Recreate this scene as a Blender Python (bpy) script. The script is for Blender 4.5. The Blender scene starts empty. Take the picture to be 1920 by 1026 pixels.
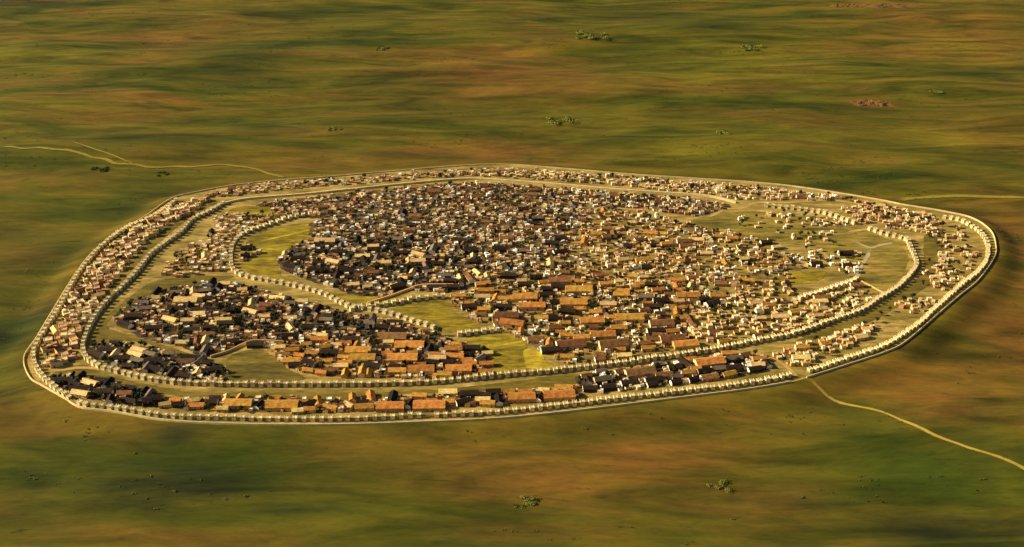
import bpy, bmesh, math, random
import numpy as np
from mathutils import Vector, Matrix, noise

random.seed(7)
R = math.radians
S = bpy.context.scene
COL = S.collection

# ------------------------------------------------------------------ camera and layout helpers
HF, PITCH, H, Y0 = R(50), R(27), 700.0, -1300.0
TH = math.tan(HF / 2)


def G(u, v, z=0.0):
    """point of the ground plan (metres) for a spot read off the survey picture (1920 x 1026)"""
    dx, dy = (u - 960) / 960 * TH, (513 - v) / 960 * TH
    t = (H - z) / (math.sin(PITCH) - dy * math.cos(PITCH))
    return (t * dx, t * (math.cos(PITCH) + dy * math.sin(PITCH)) + Y0)


def GP(pts, z=0.0):
    return [G(u, v, z) for u, v in pts]


cam = bpy.data.cameras.new("camera")
cam.angle = HF
cam.clip_end = 80000
cam.clip_start = 1
co = bpy.data.objects.new("camera", cam)
COL.objects.link(co)
co.location = (0, Y0, H)
co.rotation_euler = (math.pi / 2 - PITCH, 0, 0)
S.camera = co

# ------------------------------------------------------------------ light
SUN_EL, SUN_AZ = R(27), R(275)      # compass: 270 is west (picture left), due west
w = bpy.data.worlds.new("World")
S.world = w
w.use_nodes = True
nt = w.node_tree
bg = nt.nodes["Background"]
sky = nt.nodes.new("ShaderNodeTexSky")
sky.sky_type = 'NISHITA'
sky.sun_disc = False
sky.sun_elevation = SUN_EL
sky.sun_rotation = SUN_AZ
sky.dust_density = 2.0
nt.links.new(sky.outputs[0], bg.inputs[0])
bg.inputs[1].default_value = 0.05
sl = bpy.data.lights.new("sun", 'SUN')
sl.energy = 5.0
sl.angle = R(0.5)
sl.color = (1.0, 0.89, 0.66)
so = bpy.data.objects.new("sun", sl)
COL.objects.link(so)
sd = Vector((math.sin(SUN_AZ) * math.cos(SUN_EL), math.cos(SUN_AZ) * math.cos(SUN_EL), math.sin(SUN_EL)))
so.rotation_euler = sd.to_track_quat('Z', 'Y').to_euler()
so.location = (-800, -200, 600)
S.view_settings.view_transform = 'Standard'
S.view_settings.look = 'None'
S.view_settings.gamma = 1
S.view_settings.exposure = 0.85


# ------------------------------------------------------------------ materials
def mat(name, stops, scale=(0.2, 0.2, 0.2), obj_coords=False, rnd=None, rough=0.9, bump=0.0, lines=None, island=False, mottle=None):
    """stops: colour ramp over noise; rnd: list of (hue, sat, val) spread per object"""
    m = bpy.data.materials.new(name)
    m.use_nodes = True
    n, l = m.node_tree.nodes, m.node_tree.links
    b = n["Principled BSDF"]
    b.inputs["Roughness"].default_value = rough
    b.inputs["Specular IOR Level"].default_value = 0.15
    tc = n.new("ShaderNodeTexCoord")
    mp = n.new("ShaderNodeMapping")
    mp.inputs["Scale"].default_value = scale
    l.new(tc.outputs["Object"], mp.inputs[0])
    no = n.new("ShaderNodeTexNoise")
    no.inputs["Scale"].default_value = 1.0
    no.inputs["Detail"].default_value = 5
    no.inputs["Roughness"].default_value = 0.6
    l.new(mp.outputs[0], no.inputs[0])
    cr = n.new("ShaderNodeValToRGB")
    e = cr.color_ramp.elements
    while len(e) < len(stops):
        e.new(0.5)
    for i, (p, c) in enumerate(stops):
        e[i].position = p
        e[i].color = (*c, 1)
    l.new(no.outputs[0], cr.inputs[0])
    out = cr.outputs[0]
    if mottle:
        m2 = n.new("ShaderNodeMapping")
        m2.inputs["Scale"].default_value = mottle[0]
        m2.inputs["Location"].default_value = (3.1, 7.7, 1.3)
        l.new(tc.outputs["Object"], m2.inputs[0])
        n2 = n.new("ShaderNodeTexNoise")
        n2.inputs["Scale"].default_value = 1.0
        n2.inputs["Detail"].default_value = 6
        n2.inputs["Roughness"].default_value = 0.7
        l.new(m2.outputs[0], n2.inputs[0])
        r2 = n.new("ShaderNodeMapRange")
        r2.inputs[1].default_value, r2.inputs[2].default_value = .32, .68
        r2.inputs[3].default_value, r2.inputs[4].default_value = mottle[1], mottle[2]
        l.new(n2.outputs[0], r2.inputs[0])
        mm = n.new("ShaderNodeMix")
        mm.data_type = 'RGBA'
        mm.blend_type = 'MULTIPLY'
        mm.inputs[0].default_value = 1.0
        l.new(out, mm.inputs[6])
        l.new(r2.outputs[0], mm.inputs[7])
        out = mm.outputs[2]
    if lines:
        wv = n.new("ShaderNodeTexWave")
        wv.bands_direction = lines[1]
        wv.inputs["Scale"].default_value = lines[0]
        wv.inputs["Distortion"].default_value = 1.5
        l.new(tc.outputs["Object"], wv.inputs[0])
        mx = n.new("ShaderNodeMix")
        mx.data_type = 'RGBA'
        mx.blend_type = 'MULTIPLY'
        mx.inputs[0].default_value = lines[2]
        l.new(out, mx.inputs[6])
        l.new(wv.outputs[0], mx.inputs[7])
        out = mx.outputs[2]
    if rnd:
        if island:
            src = n.new("ShaderNodeNewGeometry").outputs["Random Per Island"]
        else:
            src = n.new("ShaderNodeObjectInfo").outputs["Random"]
        hs = n.new("ShaderNodeHueSaturation")
        mr = n.new("ShaderNodeMapRange")
        mr.inputs[3].default_value, mr.inputs[4].default_value = rnd[0], rnd[1]
        l.new(src, mr.inputs[0])
        l.new(mr.outputs[0], hs.inputs["Value"])
        mr2 = n.new("ShaderNodeMapRange")
        mr2.inputs[3].default_value, mr2.inputs[4].default_value = 0.485, 0.515
        fr = n.new("ShaderNodeMath")
        fr.operation = 'MULTIPLY_ADD'
        fr.inputs[1].default_value = 7.31
        fr.inputs[2].default_value = 0.2
        fr2 = n.new("ShaderNodeMath")
        fr2.operation = 'FRACT'
        l.new(src, fr.inputs[0])
        l.new(fr.outputs[0], fr2.inputs[0])
        l.new(fr2.outputs[0], mr2.inputs[0])
        l.new(mr2.outputs[0], hs.inputs["Hue"])
        l.new(out, hs.inputs["Color"])
        out = hs.outputs[0]
    l.new(out, b.inputs["Base Color"])
    if bump:
        bp = n.new("ShaderNodeBump")
        bp.inputs["Strength"].default_value = bump
        bp.inputs["Distance"].default_value = 0.5
        l.new(no.outputs[0], bp.inputs["Height"])
        l.new(bp.outputs[0], b.inputs["Normal"])
    return m


M = {}
M['cream'] = mat('cream_plaster', [(0.3, (0.618, 0.4223, 0.1751)), (0.6, (0.8652, 0.6592, 0.3399))], (.35, .35, .35), rnd=(0.75, 1.08), mottle=((.5, .5, .9), .72, 1.15))
M['white'] = mat('white_plaster', [(0.3, (0.7632, 0.6375, 0.4291)), (0.6, (0.93, 0.8637, 0.653))], (.35, .35, .35), rnd=(0.85, 1.05), mottle=((.5, .5, .9), .72, 1.15))
M['tan'] = mat('tan_mud', [(0.3, (0.44, 0.24, 0.08)), (0.65, (0.66, 0.42, 0.15))], (.35, .35, .35), rnd=(0.7, 1.1), mottle=((.5, .5, .9), .72, 1.15))
M['brick'] = mat('rosy_brick', [(0.3, (0.34, 0.17, 0.09)), (0.65, (0.55, 0.31, 0.17))], (.35, .35, .35), rnd=(0.7, 1.1))
M['orange'] = mat('orange_tile', [(0.3, (0.4664, 0.1694, 0.0258)), (0.62, (0.7533, 0.3479, 0.0554))], (.16, .4, .4), rnd=(0.7, 1.12), lines=(0.35, 'Y', 0.5), mottle=((.25, .25, .25), .55, 1.25))
M['brown'] = mat('brown_tile', [(0.3, (0.1615, 0.0665, 0.0209)), (0.65, (0.304, 0.133, 0.038))], (.16, .4, .4), rnd=(0.6, 1.2), lines=(0.35, 'Y', 0.3), mottle=((.25, .25, .25), .55, 1.25))
M['straw'] = mat('straw_thatch', [(0.3, (0.5, 0.3, 0.08)), (0.65, (0.76, 0.52, 0.2))], (.2, .8, .8), rnd=(0.7, 1.1), mottle=((.3, .5, .5), .6, 1.4))
M['dark'] = mat('dark_thatch', [(0.3, (0.0123, 0.0063, 0.0026)), (0.55, (0.028, 0.0147, 0.0069)), (0.75, (0.07, 0.0364, 0.0152))], (.12, .5, .5), rnd=(0.45, 1.5), mottle=((.3, .5, .5), .6, 1.4))
M['grey'] = mat('grey_thatch', [(0.3, (0.1046, 0.07, 0.0473)), (0.7, (0.1932, 0.133, 0.0788))], (.2, .8, .8), rnd=(0.6, 1.3), mottle=((.3, .5, .5), .6, 1.4))
M['door'] = mat('door_wood', [(0.3, (0.02, 0.012, 0.007)), (0.7, (0.05, 0.03, 0.015))], (1, 1, .3))
M['stone'] = mat('wall_stone', [(0.3, (0.4889, 0.3476, 0.1193)), (0.65, (0.6984, 0.5416, 0.2387))], (.12, .12, .3), bump=0.3, mottle=((.5, .5, .9), .72, 1.15))
M['curtain'] = mat('rammed_earth', [(0.3, (0.204, 0.1403, 0.034)), (0.65, (0.357, 0.2635, 0.085))], (.05, .05, .3), bump=0.3, mottle=((.5, .5, .9), .72, 1.15))
M['timber'] = mat('dark_timber', [(0.3, (0.0264, 0.0144, 0.0077)), (0.7, (0.0704, 0.04, 0.0192))], (.6, .6, 2), rnd=(0.6, 1.4))
M['tower'] = mat('tower_stone', [(0.3, (0.62, 0.485, 0.2112)), (0.65, (0.84, 0.6887, 0.352))], (.3, .3, .3), rnd=(0.82, 1.05), mottle=((.5, .5, .9), .72, 1.15))
M['citadel'] = mat('pale_stone', [(0.3, (0.62, 0.4743, 0.2368)), (0.65, (0.86, 0.6975, 0.3922))], (.2, .2, .3), rnd=(0.85, 1.05), mottle=((.5, .5, .9), .72, 1.15))
M['leaf'] = mat('dark_leaf', [(0.3, (0.0102, 0.0153, 0.0051)), (0.7, (0.034, 0.0425, 0.011))], (.5, .5, .5), rnd=(0.7, 1.5))
M['leafpale'] = mat('scrub_leaf', [(0.3, (0.0832, 0.0918, 0.0115)), (0.7, (0.2304, 0.223, 0.036))], (.3, .3, .3))
M['scrub'] = mat('dull_scrub_leaf', [(0.3, (0.04, 0.048, 0.008)), (0.7, (0.096, 0.096, 0.016))], (.3, .3, .3))
M['bark'] = mat('bark', [(0.3, (0.04, 0.025, 0.012)), (0.7, (0.08, 0.05, 0.03))], (1, 1, .4))
M['rock'] = mat('red_earth', [(0.3, (0.0691, 0.032, 0.0077)), (0.7, (0.1958, 0.096, 0.0192))], (.03, .1, .2), bump=0.5)
M['track'] = mat('track_dust', [(0.35, (0.306, 0.198, 0.027)), (0.65, (0.396, 0.27, 0.0405))], (.03, .03, .03))
M['faint'] = mat('faint_track_dust', [(0.35, (0.1806, 0.1373, 0.0153)), (0.65, (0.2456, 0.1806, 0.0214))], (.02, .02, .02))
M['path'] = mat('path_dust', [(0.35, (0.34, 0.204, 0.051)), (0.65, (0.476, 0.306, 0.085))], (.05, .05, .05))
M['palepath'] = mat('pale_path_dust', [(0.35, (0.3312, 0.2448, 0.1054)), (0.65, (0.4464, 0.34, 0.1612))], (.05, .05, .05))
M['yellow'] = mat('yellow_field_grass', [(0.34, (0.0964, 0.0772, 0.0065)), (0.48, (0.1928, 0.1287, 0.0073)), (0.58, (0.2313, 0.1608, 0.0087)), (0.7, (0.3213, 0.2444, 0.0116))], (.012, .055, .04), mottle=((.06, .2, .1), .42, 1.6))
M['gold'] = mat('ripe_field_grass', [(0.35, (0.2856, 0.1856, 0.0102)), (0.65, (0.4216, 0.305, 0.017))], (.05, .1, .1), mottle=((.06, .2, .1), .55, 1.5))
M['moat'] = mat('ditch_grass', [(0.32, (0.06, 0.044, 0.0064)), (0.47, (0.116, 0.0816, 0.0088)), (0.6, (0.156, 0.108, 0.0128)), (0.7, (0.216, 0.136, 0.024))], (.008, .045, .02), mottle=((.06, .2, .1), .55, 1.5))
M['court'] = mat('trodden_earth', [(0.3, (0.0984, 0.0697, 0.0115)), (0.45, (0.205, 0.1378, 0.0246)), (0.56, (0.2952, 0.1968, 0.0451)), (0.7, (0.41, 0.2542, 0.0738))], (.012, .05, .05), mottle=((.06, .2, .1), .55, 1.5))
M['yard'] = mat('dark_yard_earth', [(0.35, (0.024, 0.0152, 0.0088)), (0.52, (0.056, 0.0336, 0.016)), (0.7, (0.208, 0.136, 0.044))], (.04, .09, .09), mottle=((.06, .2, .1), .55, 1.5))
M['crowd'] = mat('brown_lane_earth', [(0.35, (0.0382, 0.0238, 0.0102)), (0.5, (0.102, 0.0638, 0.0213)), (0.62, (0.187, 0.119, 0.034)), (0.75, (0.255, 0.187, 0.051))], (.03, .09, .09), mottle=((.06, .2, .1), .55, 1.5))
M['golden'] = mat('golden_lane_earth', [(0.34, (0.0738, 0.0492, 0.0115)), (0.46, (0.1722, 0.1107, 0.023)), (0.58, (0.2706, 0.1722, 0.0328)), (0.72, (0.3444, 0.2542, 0.0492))], (.022, .075, .09), mottle=((.06, .2, .1), .55, 1.5))
M['rust'] = mat('rusty_yard_earth', [(0.35, (0.085, 0.0425, 0.0119)), (0.5, (0.221, 0.1148, 0.0255)), (0.68, (0.323, 0.221, 0.0425))], (.03, .07, .07), mottle=((.06, .2, .1), .55, 1.5))


# ------------------------------------------------------------------ mesh helpers
def me_from(verts, faces, name, mats, mi=None):
    me = bpy.data.meshes.new(name)
    me.from_pydata(verts, [], faces)
    for m in mats:
        me.materials.append(m)
    if mi:
        me.polygons.foreach_set("material_index", mi)
    me.update()
    return me


def ob(name, me, parent=None, loc=None, rz=None):
    o = bpy.data.objects.new(name, me)
    COL.objects.link(o)
    if parent:
        o.parent = parent
    if loc:
        o.location = loc
    if rz is not None:
        o.rotation_euler = (0, 0, rz)
    return o


def tag(o, label=None, cat=None, group=None, kind=None):
    for k, v in (("label", label), ("category", cat), ("group", group), ("kind", kind)):
        if v:
            o[k] = v
    return o


class MB:
    def __init__(s):
        s.v, s.f, s.m = [], [], []

    def add(s, vs, fs, m=0):
        k = len(s.v)
        s.v += vs
        s.f += [tuple(i + k for i in f) for f in fs]
        s.m += [m] * len(fs)

    def box(s, x0, x1, y0, y1, z0, z1, m=0, taper=0.0):
        t = taper
        s.add([(x0, y0, z0), (x1, y0, z0), (x1, y1, z0), (x0, y1, z0),
               (x0 + t, y0 + t, z1), (x1 - t, y0 + t, z1), (x1 - t, y1 - t, z1), (x0 + t, y1 - t, z1)],
              [(3, 2, 1, 0), (4, 5, 6, 7), (0, 1, 5, 4), (1, 2, 6, 5), (2, 3, 7, 6), (3, 0, 4, 7)], m)

    def mesh(s, name, mats):
        return me_from(s.v, s.f, name, mats, s.m)


def smooth_line(pts, step=6.0, closed=False):
    """Catmull-Rom through plan points, resampled evenly"""
    P = [Vector(p) for p in pts]
    n = len(P)
    out = []
    for i in range(n if closed else n - 1):
        g = lambda k: P[k % n] if closed else P[max(0, min(n - 1, k))]
        p0, p1, p2, p3 = g(i - 1), g(i), g(i + 1), g(i + 2)
        for j in range(12):
            t = j / 12
            out.append(0.5 * ((2 * p1) + (p2 - p0) * t + (2 * p0 - 5 * p1 + 4 * p2 - p3) * t * t + (3 * p1 - p0 - 3 * p2 + p3) * t ** 3))
    out.append(P[0].copy() if closed else P[-1].copy())
    d = [0.0]
    for a, b in zip(out, out[1:]):
        d.append(d[-1] + (b - a).length)
    L = d[-1]
    k = max(2, round(L / step))
    res, j = [], 0
    for i in range(k + 1):
        s = L * i / k
        while j < len(d) - 2 and d[j + 1] < s:
            j += 1
        q = (s - d[j]) / max(1e-6, d[j + 1] - d[j])
        res.append(out[j].lerp(out[j + 1], min(1, q)))
    return res


def normals(line, closed=False):
    out = []
    n = len(line)
    for i in range(n):
        if closed:
            a, b = line[(i - 1) % (n - 1)], line[(i + 1) % (n - 1)]
        else:
            a, b = line[max(0, i - 1)], line[min(n - 1, i + 1)]
        t = (b - a).normalized()
        out.append(Vector((-t.y, t.x)))
    return out


def strip_wall(mb, line, profile, closed=False, zf=None):
    """sweep a closed cross-section profile [(offset, z)] along a plan line"""
    nn = normals(line, closed)
    k = len(profile)
    vs, fs = [], []
    cnt = len(line) - (1 if closed else 0)
    for i in range(cnt):
        for o, z in profile:
            p = line[i] + nn[i] * o
            vs.append((p.x, p.y, z + (zf(p.x, p.y) if zf else 0)))
    for i in range(cnt if closed else cnt - 1):
        a, b = i * k, ((i + 1) % cnt) * k
        for j in range(k):
            j2 = (j + 1) % k
            fs.append((a + j, b + j, b + j2, a + j2))
    if not closed:
        fs.append(tuple(range(k)))
        fs.append(tuple(reversed([(cnt - 1) * k + j for j in range(k)])))
    mb.add(vs, fs)


# ------------------------------------------------------------------ the plan of the city
LOW = [(45, 672), (56, 708), (80, 724), (122, 748), (152, 765), (213, 773), (280, 785), (330, 791), (430, 796), (540, 798), (660, 797), (780, 793), (930, 786),
       (1080, 771), (1250, 750), (1400, 731), (1490, 715), (1585, 686), (1663, 660), (1700, 640), (1762, 587), (1798, 556), (1835, 525), (1864, 484), (1867, 460),
       (1857, 433), (1823, 410), (1769, 397), (1696, 385), (1640, 374), (1500, 352), (1400, 342), (1200, 329), (1080, 319), (960, 310), (880, 311), (760, 320),
       (620, 332), (540, 338), (440, 348), (360, 363), (320, 374), (270, 408), (220, 437), (170, 478), (135, 525), (95, 590), (68, 635)]
OUT = [(330, 378), (306, 396), (279, 412), (250, 424), (223, 439), (193, 462), (172, 485), (152, 508), (137, 533), (117, 570), (100, 598), (82, 626), (68, 650), (64, 668), (70, 695), (100, 727), (153, 760),
       (205, 767), (247, 773), (288, 780), (340, 785), (393, 786), (540, 789), (660, 788), (780, 783), (930, 776), (1080, 760), (1250, 740), (1400, 722), (1485, 706),
       (1541, 691), (1585, 676), (1655, 652), (1720, 611), (1747, 586), (1786, 551), (1806, 533), (1832, 513), (1847, 494), (1852, 474), (1850, 458), (1840, 441), (1823, 427),
       (1796, 415), (1770, 410)]
INN_A = [(1631, 432), (1653, 440), (1679, 446), (1699, 452), (1707, 468), (1716, 487), (1718, 501), (1705, 519), (1681, 542), (1649, 562), (1615, 584), (1559, 604),
         (1485, 629), (1413, 643), (1348, 657), (1295, 665), (1230, 675), (1170, 684), (1089, 693), (1026, 700), (960, 705), (880, 713), (800, 720), (650, 724), (430, 724),
         (327, 720), (267, 711), (232, 702), (191, 692), (164, 676), (156, 656), (161, 635), (172, 608), (188, 584), (207, 562), (235, 536), (263, 506), (281, 482), (309, 459),
         (340, 438), (362, 414), (395, 398), (418, 384)]
INN_FAR = [(418, 384), (440, 378), (476, 373), (577, 365), (653, 357), (780, 344), (876, 337), (960, 341), (1055, 348), (1169, 358), (1316, 368), (1380, 381)]
INN_B = [(1437, 388), (1500, 395), (1545, 402), (1600, 420)]
CIT = [(582, 403), (542, 411), (511, 421), (476, 432), (451, 444), (438, 460), (433, 484), (438, 508), (463, 521), (501, 528), (552, 538), (602, 552), (632, 566), (654, 577),
       (700, 584), (741, 593), (774, 604), (812, 616)]
ROW_B = [(660, 583), (695, 577), (738, 571), (782, 563), (831, 559)]
ROW_C = [(862, 630), (892, 626), (922, 623)]
ROW_D = [(1500, 562), (1545, 548), (1585, 535), (1604, 526)]
LOW_E = [(1607, 524), (1630, 536), (1660, 552)]
LOW_F = [(690, 570), (735, 556), (765, 545), (790, 537), (850, 536)]
LOW_G = [(395, 671), (430, 660), (455, 648), (478, 641), (530, 643)]

lowline = smooth_line(GP(LOW), 6, True)


def in_poly(px, py, poly):
    c = np.zeros(np.shape(px), bool)
    j = len(poly) - 1
    for i in range(len(poly)):
        xi, yi = poly[i]
        xj, yj = poly[j]
        if yi != yj:
            c ^= ((yi > py) != (yj > py)) & (px < (xj - xi) * (py - yi) / (yj - yi) + xi)
        j = i
    return c


def dist_poly(px, py, poly):
    d = np.full(np.shape(px), 1e9)
    for (xa, ya), (xb, yb) in zip(poly, poly[1:] + poly[:1]):
        vx, vy = xb - xa, yb - ya
        q = np.clip(((px - xa) * vx + (py - ya) * vy) / (vx * vx + vy * vy + 1e-9), 0, 1)
        d = np.minimum(d, np.hypot(px - xa - q * vx, py - ya - q * vy))
    return d


# ------------------------------------------------------------------ ground: one sheet to the horizon
DROP = 11.0


def axis(lo, hi, step, far):
    a = list(np.arange(lo, hi + 1, step))
    s, x = step, hi
    up = []
    while x < far:
        s *= 1.35
        x += s
        up.append(x)
    s, x = step, lo
    dn = []
    while x > -far:
        s *= 1.35
        x -= s
        dn.append(x)
    return np.array(dn[::-1] + a + up)


XS, YS = axis(-1500, 1500, 11, 30000), axis(-620, 1900, 11, 30000)
GX, GY = np.meshgrid(XS, YS)
lp = [(p.x, p.y) for p in lowline[:-1:2]]
near = (np.abs(GX) < 1500) & (GY > -650) & (GY < 1200)
SD = np.full(GX.shape, 900.0)
SD[near] = dist_poly(GX[near], GY[near], lp)
inside = np.zeros(GX.shape, bool)
inside[near] = in_poly(GX[near], GY[near], lp)
SD[inside] *= -1


def sstep(a, b, x):
    t = np.clip((x - a) / (b - a), 0, 1)
    return t * t * (3 - 2 * t)


NZ = np.zeros(GX.shape)
for j in range(GX.shape[0]):
    for i in range(GX.shape[1]):
        x, y = GX[j, i], GY[j, i]
        NZ[j, i] = 15 * noise.noise((x / 520, y / 190, 0.3)) + 5 * noise.noise((x / 170, y / 75, 4.1))
HZ = -DROP * sstep(3, 44, SD) + NZ * sstep(10, 160, SD)


def ground_z(x, y):
    i = int(np.clip(np.searchsorted(XS, x) - 1, 0, len(XS) - 2))
    j = int(np.clip(np.searchsorted(YS, y) - 1, 0, len(YS) - 2))
    a = (x - XS[i]) / (XS[i + 1] - XS[i])
    b = (y - YS[j]) / (YS[j + 1] - YS[j])
    return float(HZ[j, i] * (1 - a) * (1 - b) + HZ[j, i + 1] * a * (1 - b) + HZ[j + 1, i] * (1 - a) * b + HZ[j + 1, i + 1] * a * b)


# soil: real patches of red earth, lush grass and dark heath
SOIL = [  # centre u, v, half-width u, half-height v, kind, weight
    (930, 145, 170, 45, 'r', .85), (900, 285, 180, 22, 'r', .9), (700, 300, 120, 20, 'r', .45), (330, 70, 90, 18, 'r', .5), (200, 215, 100, 16, 'r', .4),
    (1800, 60, 160, 50, 'r', .5), (1640, 190, 60, 12, 'r', .6), (1680, 15, 70, 12, 'r', .6), (1860, 250, 120, 60, 'r', .35), (1890, 430, 90, 80, 'r', .75),
    (1900, 600, 130, 110, 'r', .85), (1700, 720, 240, 70, 'r', .8), (1150, 840, 240, 45, 'r', .8), (1000, 900, 150, 40, 'r', .6), (1330, 790, 200, 40, 'r', .35),
    (1050, 1000, 180, 30, 'r', .4), (1200, 800, 260, 30, 'r', .4), (30, 480, 90, 30, 'r', .45), (100, 780, 140, 30, 'r', .3), (430, 40, 120, 20, 'r', .3),
    (60, 100, 120, 30, 'y', .7), (100, 205, 120, 14, 'y', .7), (1400, 110, 160, 40, 'y', .6), (1250, 130, 120, 30, 'y', .5), (1330, 270, 140, 30, 'y', .5), (1800, 90, 70, 25, 'y', .6),
    (1760, 255, 80, 25, 'y', .6), (1180, 170, 80, 12, 'y', .5), (1100, 220, 90, 14, 'y', .4),
    (50, 640, 110, 90, 'g', .9), (400, 870, 300, 80, 'g', .95), (80, 880, 160, 110, 'g', .9), (640, 860, 200, 40, 'g', .5), (600, 1000, 200, 30, 'g', .4), (1300, 990, 150, 30, 'g', .5), (1770, 890, 220, 70, 'g', .95),
    (780, 180, 180, 26, 'g', .6), (1300, 40, 200, 26, 'g', .5), (1250, 190, 150, 26, 'g', .4), (60, 440, 120, 60, 'g', .35), (1500, 220, 120, 30, 'g', .35), (560, 40, 100, 20, 'g', .3),
    (330, 925, 150, 34, 'd', 1.0), (60, 600, 60, 40, 'd', .8), (380, 890, 90, 14, 'd', .7), (330, 825, 50, 14, 'd', .8), (1800, 990, 170, 24, 'd', .95), (1850, 850, 60, 24, 'd', .5), (30, 600, 50, 24, 'd', .6),
    (560, 960, 80, 10, 'd', .6), (420, 90, 90, 12, 'd', .45), (480, 120, 120, 26, 'd', .35), (540, 240, 120, 20, 'd', .3), (1500, 930, 130, 8, 'd', .6), (1420, 165, 70, 12, 'd', .3),
    (1340, 55, 60, 14, 'd', .35), (1180, 20, 90, 12, 'd', .35), (60, 4, 120, 8, 'd', .8), (1880, 150, 60, 16, 'd', .3), (1690, 80, 40, 8, 'd', .3), (60, 920, 60, 40, 'd', .35),
    (1020, 955, 120, 10, 'd', .3), (1540, 1015, 120, 8, 'd', .35), (1840, 790, 60, 30, 'd', .3),
]
wob = np.zeros(GX.shape)
wob2 = np.zeros(GX.shape)
for j in range(GX.shape[0]):
    for i in range(GX.shape[1]):
        wob[j, i] = noise.noise((GX[j, i] / 120, GY[j, i] / 50, 9.0))
        wob2[j, i] = noise.noise((GX[j, i] / 90, GY[j, i] / 40, 19.0))
attr = {k: np.zeros(GX.shape) for k in 'rygd'}
for u, v, du, dv, k, wt in SOIL:
    cx, cy = G(u, v, -DROP)
    ex = abs(G(u + du, v, -DROP)[0] - cx)
    ey = (abs(G(u, v - dv, -DROP)[1] - cy) + abs(G(u, v + dv, -DROP)[1] - cy)) / 2
    q = ((GX - cx + wob * ex * .6) / ex) ** 2 + ((GY - cy + wob2 * ey * .8) / ey) ** 2
    attr[k] = np.maximum(attr[k], wt * np.exp(-q * 1.0))
attr['r'] = np.maximum(attr['r'], np.where(SD > 0, .55 * np.exp(-np.abs(SD) / 26.0) * (1 + .8 * wob2), 0))
attr['y'] = np.maximum(attr['y'], np.where(SD > 0, .5 * np.exp(-np.abs(SD) / 12.0) * (1 + .8 * wob), 0))
vs = np.stack([GX.ravel(), GY.ravel(), HZ.ravel()], 1)
nx, ny = GX.shape[1], GX.shape[0]
fs = [(j * nx + i, j * nx + i + 1, (j + 1) * nx + i + 1, (j + 1) * nx + i) for j in range(ny - 1) for i in range(nx - 1)]
gm = bpy.data.meshes.new("ground")
gm.from_pydata(vs.tolist(), [], fs)
ca = gm.attributes.new("soil", 'FLOAT_COLOR', 'POINT')
ca.data.foreach_set("color", np.stack([attr['r'].ravel(), attr['y'].ravel(), attr['g'].ravel(), attr['d'].ravel()], 1).astype(np.float32).ravel())
gm.polygons.foreach_set("use_smooth", [True] * len(gm.polygons))


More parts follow.
